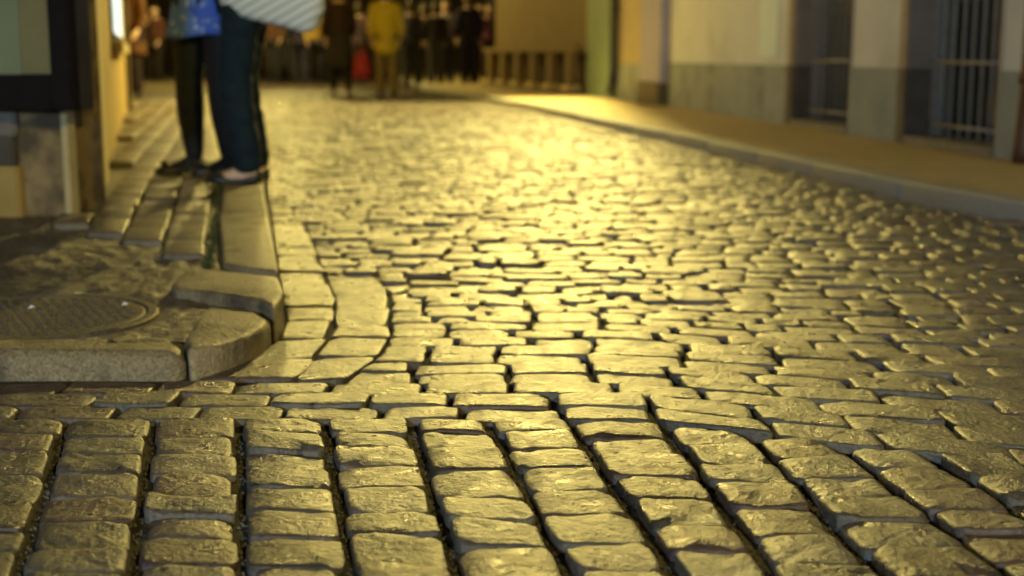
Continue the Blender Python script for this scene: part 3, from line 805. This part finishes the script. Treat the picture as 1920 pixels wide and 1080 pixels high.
def person(label, loc, heading, H, o, group=None):
    """o: outfit and pose. local frame: +Y forward, +X to the person's right"""
    k = H/1.7
    root = empty('person', loc, heading)
    tag(root, label, 'person', group)
    S = lambda p: tuple(c*k for c in p)
    FD = o.get('foot_dir', (0,1))
    st = o.get('feet', ((-.095,.02),(.095,-.02)))
    legs = []
    for sgn, (fx, fy), kn in zip((-1,1), st, o.get('knees', (.03,.03))):
        hip = (.088*sgn, 0, .90); ank = (fx, fy, .085); knee = ((hip[0]+ank[0])/2, fy*.5+kn, .485)
        legs.append((hip, knee, ank))
    arms = []
    for sgn, a in zip((-1,1), o.get('arms', ((.05,.10),(-.05,.10)))):
        sh = (.175*sgn, 0, 1.375); e = (.215*sgn, a[0]*.7-.02, 1.09); w = (.205*sgn, a[0]+a[1], .86+a[1]*.6)
        if len(a) > 2: e, w = a[2], a[3]
        arms.append((sh, e, w))
    lerp = lambda a, b_, t: tuple(x+(y-x)*t for x, y in zip(a, b_))
    # body
    V = [(0,0,.96),(0,0,1.10),(0,0,1.27),(0,-.01,1.41),(0,0,1.50),(0,.012,1.54)]; E = [(0,1),(1,2),(2,3),(3,4),(4,5)]
    RR = [(.135,.105),(.115,.095),(.135,.10),.06,.052,.05]
    for hip, knee, ank in legs:
        n = len(V); V += [hip, lerp(hip,knee,.5), knee, lerp(knee,ank,.35), ank]; RR += [.085,.072,.052,.054,.034]
        E += [(0,n),(n,n+1),(n+1,n+2),(n+2,n+3),(n+3,n+4)]
    for sh, e, w in arms:
        n = len(V); V += [sh, e, w]; RR += [.05,.038,.026]; E += [(3,n),(n,n+1),(n+1,n+2)]
    ex = MB(); head_mesh(ex, S((0,.02,1.605)), k)
    for sgn, (sh, e, w) in zip((-1,1), arms): hand_mesh(ex, S(w), Vector(w)-Vector(e), sgn)
    for (hip, knee, ank), (fx, fy) in zip(legs, st): foot_loft(ex, (fx*k, fy*k), FD, [tuple(c*k for c in s_) for s_ in FOOT], 0)
    bm_ = o.get('body', SKIN)
    skinned('body', [S(p) for p in V], E, [tuple(c*k for c in (r if isinstance(r, tuple) else (r, r))) for r in RR], bm_, root, extra=ex)
    # leg wear
    lw = o.get('legs')
    if lw:
        m, kind, hem = lw
        f_ = dict(tights=(.014,.022,.020,.024,.012), jeans=(.020,.028,.028,.027,.046), loose=(.02,.022,.028,.030,.034))[kind]
        V = [(0,-.005,.97)]; RR = [(.145,.12)]; E = []
        for hip, knee, ank in legs:
            end = (ank[0], ank[1]-.018, hem)
            n = len(V); V += [hip, lerp(hip,knee,.5), knee, lerp(knee,ank,.35), end]
            RR += [.088+f_[0], .074+f_[1], .053+f_[2], .054+f_[3], .034+f_[4]]
            E += [(0,n),(n,n+1),(n+1,n+2),(n+2,n+3),(n+3,n+4)]
        xt = None
        if kind == 'tights':
            xt = MB()
            for fx, fy in st: foot_loft(xt, (fx*k, fy*k), FD, [(a*k*1.01, w_*k*1.06, h_*k*1.06, 0) for a, w_, h_, _ in FOOT], 0)
        skinned({'tights':'tights','jeans':'trousers','loose':'trousers'}[kind], [S(p) for p in V], E, [tuple(c*k for c in (r if isinstance(r, tuple) else (r, r))) for r in RR], m, root, extra=xt, sub=2 if kind == 'loose' else 3, fold=0 if kind == 'tights' else .009)
    # shoes
    for fx, fy in st:
        b = MB(); foot_loft(b, (fx*k, fy*k), FD, [tuple(c*k for c in s_) for s_ in o.get('shoe', SHOE)], 0)
        s_ = b.build('shoe', o.get('shoe_mat', M['shoe']), root, origin=(0,0,0), smooth=True)
        if o.get('bow'):
            b = MB()
            for sg in (-1,1):
                bx, by = (fx+FD[0]*.15)*k, (fy+FD[1]*.15)*k; sx, sy = FD[1]*sg, -FD[0]*sg
                b.tube([(bx,by,.052*k),(bx+sx*.018,by+sy*.018,.062*k),(bx+sx*.034,by+sy*.034,.058*k)], [(.004,.004),(.010,.012),(.012,.014)], 8)
            b.build('bow', o.get('shoe_mat', M['shoe']), s_, origin=(0,0,0), smooth=True)
    # skirt
    if o.get('skirt'):
        m, hem, rw, top = o['skirt']; N = 48; b = MB(); v = []; f = []
        zs = [top, top-(top-hem)*.25, top-(top-hem)*.6, top-(top-hem)*.9, hem, hem+.004]
        for i, z in enumerate(zs):
            t = (top-z)/(top-hem); r = .13+(rw-.13)*t**.8 - (.006 if i == 5 else 0)
            for j in range(N):
                th = 2*math.pi*j/N; rr = r*(1+.07*t*math.sin(th*9+1.3*math.sin(th*2)))
                v.append(S((rr*1.06*math.cos(th), rr*.92*math.sin(th), z+.012*t*math.sin(th*3+1))))
        for i in range(len(zs)-1):
            for j in range(N):
                a = i*N+j; b_ = i*N+(j+1) % N; f.append((a, a+N, b_+N, b_))
        b.add(v, f); b.build('skirt', m, root, origin=(0,0,0), smooth=True)
    # top with sleeves
    m, hem, bulk = o['top']
    V = [(0,0,hem),(0,0,max(hem+.06,1.0)),(0,0,1.12),(0,0,1.28),(0,-.01,1.40),(0,-.005,1.46)]; E = [(0,1),(1,2),(2,3),(3,4),(4,5)]
    RR = [(.15+bulk,.125+bulk),(.148+bulk,.12+bulk),(.135+bulk,.115+bulk),(.15+bulk,.115+bulk),(.075+bulk*.5,.07+bulk*.5),(.062,.06)]
    for sh, e, w in arms:
        n = len(V); V += [sh, e, lerp(e, w, .93)]; RR += [.062+bulk*.5,.05+bulk*.5,.038+bulk*.5]; E += [(4,n),(n,n+1),(n+1,n+2)]
    skinned(o.get('top_name','jacket'), [S(p) for p in V], E, [tuple(c*k for c in (r if isinstance(r, tuple) else (r, r))) for r in RR], m, root, fold=.012)
    # hair
    b = MB(); v = []; f = []; N = 18; c = (0,.008,1.615)
    long_ = o.get('hair_len', .10)
    for i in range(8):
        ph = (math.pi*.62)*i/7
        for j in range(N):
            th = 2*math.pi*j/N; back = math.cos(th) < .25
            z = .128*math.cos(ph); r = math.sin(ph)
            if not back: z = max(z, .045)
            elif i >= 6: z -= long_*(i-5)/2
            v.append(S((c[0]+.083*r*math.sin(th), c[1]+.104*r*math.cos(th)*(1 if back else .97), c[2]+z)))
    for i in range(7):
        for j in range(N):
            a = i*N+j; b_ = i*N+(j+1) % N; f.append((a, a+N, b_+N, b_))
    b.add(v, f); b.build('hair', o.get('hair', M['hair_dark']), root, origin=(0,0,0), smooth=True)
    return root

def dotted(name, base, dot):
    m = bpy.data.materials.new(name); m.use_nodes = True; nt = m.node_tree; n = nt.nodes; l = nt.links
    b = n['Principled BSDF']; b.inputs['Roughness'].default_value = .8; b.inputs['Specular IOR Level'].default_value = .2
    tc = n.new('ShaderNodeTexCoord'); vo = n.new('ShaderNodeTexVoronoi'); vo.inputs['Scale'].default_value = 26
    mr = n.new('ShaderNodeMapRange'); mr.inputs[1].default_value = .27; mr.inputs[2].default_value = .17
    mx = n.new('ShaderNodeMix'); mx.data_type = 'RGBA'; mx.inputs[6].default_value = (*base,1); mx.inputs[7].default_value = (*dot,1)
    l.new(tc.outputs['Object'], vo.inputs['Vector']); l.new(vo.outputs['Distance'], mr.inputs[0]); l.new(mr.outputs[0], mx.inputs[0]); l.new(mx.outputs[2], b.inputs['Base Color'])
    return m
def striped(name, base, ink):
    m = bpy.data.materials.new(name); m.use_nodes = True; nt = m.node_tree; n = nt.nodes; l = nt.links
    b = n['Principled BSDF']; b.inputs['Roughness'].default_value = .75
    tc = n.new('ShaderNodeTexCoord'); mp = n.new('ShaderNodeMapping'); mp.inputs['Rotation'].default_value = (0, R(42), 0)
    wv = n.new('ShaderNodeTexWave'); wv.inputs['Scale'].default_value = 8.5; wv.bands_direction = 'Z'; wv.inputs['Distortion'].default_value = .4
    mr = n.new('ShaderNodeMapRange'); mr.inputs[1].default_value = .945; mr.inputs[2].default_value = .985
    mx = n.new('ShaderNodeMix'); mx.data_type = 'RGBA'; mx.inputs[6].default_value = (*base,1); mx.inputs[7].default_value = (*ink,1)
    l.new(tc.outputs['Object'], mp.inputs[0]); l.new(mp.outputs[0], wv.inputs['Vector']); l.new(wv.outputs['Fac'], mr.inputs[0]); l.new(mr.outputs[0], mx.inputs[0]); l.new(mx.outputs[2], b.inputs['Base Color'])
    return m

BLK = cloth('black_tights', (.010,.012,.018), (.018,.022,.032), rough=.6)
DENIM = cloth('dark_denim', (.006,.016,.030), (.011,.027,.048))
PZ = .072
# the couple at the kerb: both face left (-X), a little towards the camera
person('person in a blue white-dotted skirt, black tights and bow-trimmed flat shoes', (-1.47,6.55,PZ), R(152), 1.60, dict(
    feet=((-.11,.0),(.105,.03)), foot_dir=(.57,.82), knees=(.03,.03), arms=((0,0,(-.22,-.06,1.10),(-.12,.16,1.16)),(0,0,(.22,-.06,1.10),(.12,.16,1.16))), legs=(BLK,'tights',.055), skirt=(dotted('blue_dotted_cloth', (.12,.24,.92), (.6,.7,.95)),.70,.195,1.05),
    top=(cloth('blue_top', (.05,.08,.2)),.98,.0), top_name='blouse', shoe_mat=M['shoe'], bow=True, hair_len=.2))
person('person in dark flared jeans and black flats with bare insteps standing on the kerb', (-1.195,6.16,PZ), R(93), 1.62, dict(
    feet=((-.085,.02),(.085,.005)), knees=(.055,.05), legs=(DENIM,'jeans',.03), shoe=SHOE_LOW, top=(cloth('dark_top', (.03,.03,.045)),.92,.0), shoe_mat=M['shoe'],
    arms=((0,0,(-.22,-.05,1.10),(-.15,.16,1.16)),(.02,.1,(.22,-.12,1.12),(.16,.10,1.14))), hair_len=.16))

# striped tote bag hanging from the arm
bag = empty('tote_bag', (-1.085,6.02,.79))
tag(bag, 'white tote bag with thin black diagonal stripes carried by the person in jeans', 'bag')
def bag_mesh():
    b = MB(); N = 28; v = []; f = []; Z = [0,.004,.03,.12,.24,.34,.36]
    Wd = [(.14,.03),(.19,.05),(.225,.065),(.24,.07),(.20,.06),(.19,.04),(.188,.035)]
    for (w, d), z in zip(Wd, Z):
        for j in range(N):
            th = 2*math.pi*j/N; c = math.cos(th); s_ = math.sin(th)
            x = w*math.copysign(abs(c)**.5, c); y = d*math.copysign(abs(s_)**.7, s_)
            zz = z + .010*noise.noise(Vector((x*9, y*9, z*5)))
            v.append((x, y + .012*noise.noise(Vector((x*8, 3, z*9))), zz))
    for i in range(len(Z)-1):
        for j in range(N):
            a = i*N+j; b_ = i*N+(j+1) % N; f.append((a, b_, b_+N, a+N))
    f.append(tuple(reversed(range(N)))); b.add(v, f); return b
bag.rotation_euler = (0, R(14), R(-8))
bag_mesh().build('bag_body', striped('white_black_striped_cloth', (.80,.88,.97), (.03,.03,.035)), bag, origin=(0,0,0), smooth=True)
b = MB(); b.tube([(.205*math.cos(t), .0, .18+.19*math.sin(t)) for t in [(-1.25+i*.25) for i in range(11)]], .009, 8)
b.build('piping', cloth('tan_piping', (.45,.36,.18)), bag, origin=(0,0,0), smooth=True)
for sg in (-1,1):
    b = MB(); b.tube([(-.10,sg*.03,.34),(-.09,sg*.028,.45),(0,sg*.02,.53),(.09,sg*.028,.45),(.10,sg*.03,.34)], [(.014,.004)]*5, 8)
    b.build('handle', cloth('tan_handle', (.4,.33,.2)), bag, origin=(0,0,0), smooth=True)

# walkers and the far crowd
C = cloth
person('person in a bright yellow jacket and khaki trousers walking away up the street', (-1.86,20.0,.0), R(8), 1.66, dict(
    feet=((-.09,.03),(.10,-.08)), legs=(C('khaki', (.14,.11,.05),(.18,.145,.07)),'loose',.06), top=(C('yellow_jacket', (.36,.30,.03),(.42,.35,.04)),.62,.05), shoe=BOOT, arms=((.02,.03),(.02,.03)), hair=M['hair_dark']))
person('person in a dark brown coat and dark skirt walking beside the yellow jacket', (-2.62,20.6,.0), R(10), 1.70, dict(
    feet=((-.10,.10),(.12,-.14)), legs=(BLK,'tights',.10), skirt=(C('charcoal_skirt', (.035,.033,.032)),.42,.21,1.05), top=(C('dark_brown_coat', (.035,.020,.018)),.82,.03), top_name='coat', arms=((.03,.05),(.08,.10))))
person('slim person in dark navy standing alone before the far right house', (-.86,27.0,.0), R(20), 1.84, dict(
    feet=((-.07,.03),(.07,-.02)), legs=(C('navy_trousers', (.012,.012,.035)),'loose',.06), top=(C('navy_coat', (.012,.012,.04)),.80,.03), shoe=BOOT, top_name='coat'))
person('person in a rust brown dress and dark boots by the ochre house wall', (-5.02,17.9,.07), R(160), 1.62, dict(
    feet=((-.07,.02),(.07,-.02)), legs=(C('dark_leggings', (.02,.012,.02)),'jeans',.07), skirt=(C('rust_dress', (.10,.046,.022)),.60,.19,1.05), top=(C('rust_dress_top', (.10,.046,.022)),.92,.02), shoe=BOOT, top_name='dress'))
crowd = [
    ('person in a lilac shirt left of the navy coat', (-1.35, 27.6), (0.3, 0.3, 0.42), (0.03, 0.03, 0.05), 190),
    ('person in a tan jacket right behind the yellow jacket', (-1.81, 28.2), (0.28, 0.19, 0.11), (0.05, 0.04, 0.05), 30),
    ('person in a black coat between the tan jacket and the lilac shirt', (-1.52, 27.1), (0.02, 0.018, 0.02), (0.05, 0.05, 0.07), 10),
    ('person in a plum top at the right end of the crowd', (-0.46, 27.3), (0.16, 0.06, 0.1), (0.03, 0.02, 0.03), 200),
    ('person in a grey lilac coat just right of the navy coat', (-0.66, 28.4), (0.22, 0.21, 0.32), (0.08, 0.03, 0.05), 170),
    ('person in a dark blue coat close behind the yellow jacket', (-1.97, 26.6), (0.03, 0.03, 0.06), (0.02, 0.02, 0.03), 350),
    ('person in a mustard top right behind the striped bag', (-4.10, 28.5), (0.3, 0.21, 0.05), (0.02, 0.02, 0.04), 185),
    ('person in a navy coat in the left crowd beside the mustard top', (-4.64, 29.7), (0.015, 0.015, 0.05), (0.02, 0.02, 0.05), 5),
    ('person in a dark red brown coat at the left crowd edge below the striped bag', (-5.30, 30.1), (0.07, 0.03, 0.025), (0.02, 0.02, 0.03), 170),
    ('person in a charcoal coat just left of the brown coated walker', (-4.25, 30.5), (0.03, 0.026, 0.03), (0.03, 0.03, 0.04), 20),
    ('person in a dark olive coat behind the navy coat in the left crowd', (-5.20, 31.3), (0.03, 0.032, 0.02), (0.02, 0.02, 0.03), 200),
    ('person in a dark purple coat directly between the two street walkers', (-3.35, 29.7), (0.05, 0.03, 0.05), (0.03, 0.02, 0.03), 350),
    ('person in a dark wine coat seen between the corner house and the dotted skirt', (-9.14, 34), (0.07, 0.03, 0.03), (0.02, 0.015, 0.02), 200),
    ('person in a pink beige top just left of the dotted skirt', (-8.12, 31), (0.09, 0.04, 0.035), (0.02, 0.015, 0.02), 150),
]
for i, (lab, (x, y), c1, c2, hd) in enumerate(crowd):
    person(lab, (x, y, 0), R(hd), rng.uniform(1.58,1.80), dict(
        feet=((-.09,rng.uniform(-.1,.12)),(.09,rng.uniform(-.1,.1))), legs=(C('crowd_trousers', c2),'loose',.06), top=(C('crowd_top', c1),.82,.03), shoe=BOOT), group='people in the far crowd')

# red bag beside the yellow jacket
rb = empty('carrier_bag', (-2.23,20.05,.28)); tag(rb, 'red carrier bag held between the two street walkers', 'bag')
b = MB(); v = []; f = []; N = 20; Z = [0,.01,.12,.28,.40]; Wd = [(.10,.05),(.13,.07),(.14,.08),(.12,.06),(.07,.035)]
for (w, d), z in zip(Wd, Z):
    for j in range(N):
        th = 2*math.pi*j/N; c = math.cos(th); s_ = math.sin(th)
        v.append((w*math.copysign(abs(c)**.6, c), d*math.copysign(abs(s_)**.7, s_), z))
for i in range(len(Z)-1):
    for j in range(N):
        a = i*N+j; b_ = i*N+(j+1) % N; f.append((a, b_, b_+N, a+N))
f.append(tuple(reversed(range(N)))); b.add(v, f)
b.build('bag_body', C('red_plastic', (.24,.02,.035),(.30,.03,.05), rough=.7), rb, origin=(0,0,0), smooth=True)
for sg in (-1,1):
    b = MB(); b.tube([(-.05,sg*.02,.39),(-.03,sg*.015,.47),(.03,sg*.015,.47),(.05,sg*.02,.39)], .008, 6)
    b.build('handle', C('red_handle', (.42,.03,.05)), rb, origin=(0,0,0), smooth=True)

# ------------------------------------------------------------------ street lamps
def lamp(label, key, foot, wall_mount):
    (x, y, z), c, W, r = LAMPS[key]
    root = empty('street_lamp', (foot[0], foot[1], 0)); tag(root, label, 'street lamp')
    b = MB()
    if wall_mount: b.tube([(foot[0],foot[1],z+.05),(foot[0],foot[1],z+.45),((x+foot[0])/2,(y+foot[1])/2,z+.62),(x,y,z+.5),(x,y,z+.36)], .022, 10)
    else: b.tube([(foot[0],foot[1],.0),(foot[0],foot[1],.4),(foot[0],foot[1],z+.3),((x+foot[0])/2,(y+foot[1])/2,z+.6),(x,y,z+.5),(x,y,z+.36)], [.07,.05,.035,.03,.025,.025], 12)
    b.build('bracket', M['dark'], root, smooth=True)
    b = MB(); b.lathe([(.30,.20),(.28,.24),(.10,.36),(.03,.38)], (x,y,z), 20); b.build('cap', M['dark'], root)
    if key == 'main':  # added unseen plates that block this lamp's light from the house walls
        b = MB(); b.box(x+.06,x+.075,y-.80,y+.42,z-.50,z+.24); b.build('added_side_blocker', M['dark'], root)
        b = MB(); b.box(x-.34,x+.058,y+.10,y+.115,z-.28,z+.24); b.build('added_rear_blocker', M['dark'], root)
    b = MB(); b.lathe([(.01,.195),(.03,.19),(.03,.185)], (x,y,z), 12); b.build('socket', M['dark'], root)
    ld = bpy.data.lights.new('lamp_bulb', 'POINT'); ld.color = c; ld.energy = W; ld.shadow_soft_size = r
    lo = bpy.data.objects.new('lamp_bulb', ld); lo.location = (x-foot[0], y-foot[1], z); link(lo, root)
lamp('yellow sodium lantern on a bracket high on the shopfront house', 'main', (1.45,17.6), True)
lamp('yellow sodium lantern on a bracket high on the ochre house', 'far', (-7.6,27.6), True)
lamp('tall yellow sodium post lamp at the right behind the viewer', 'rear', (3.6,-5.0), False)
lamp('low cool white post lamp at the left behind the viewer', 'side', (-2.4,-3.4), False)
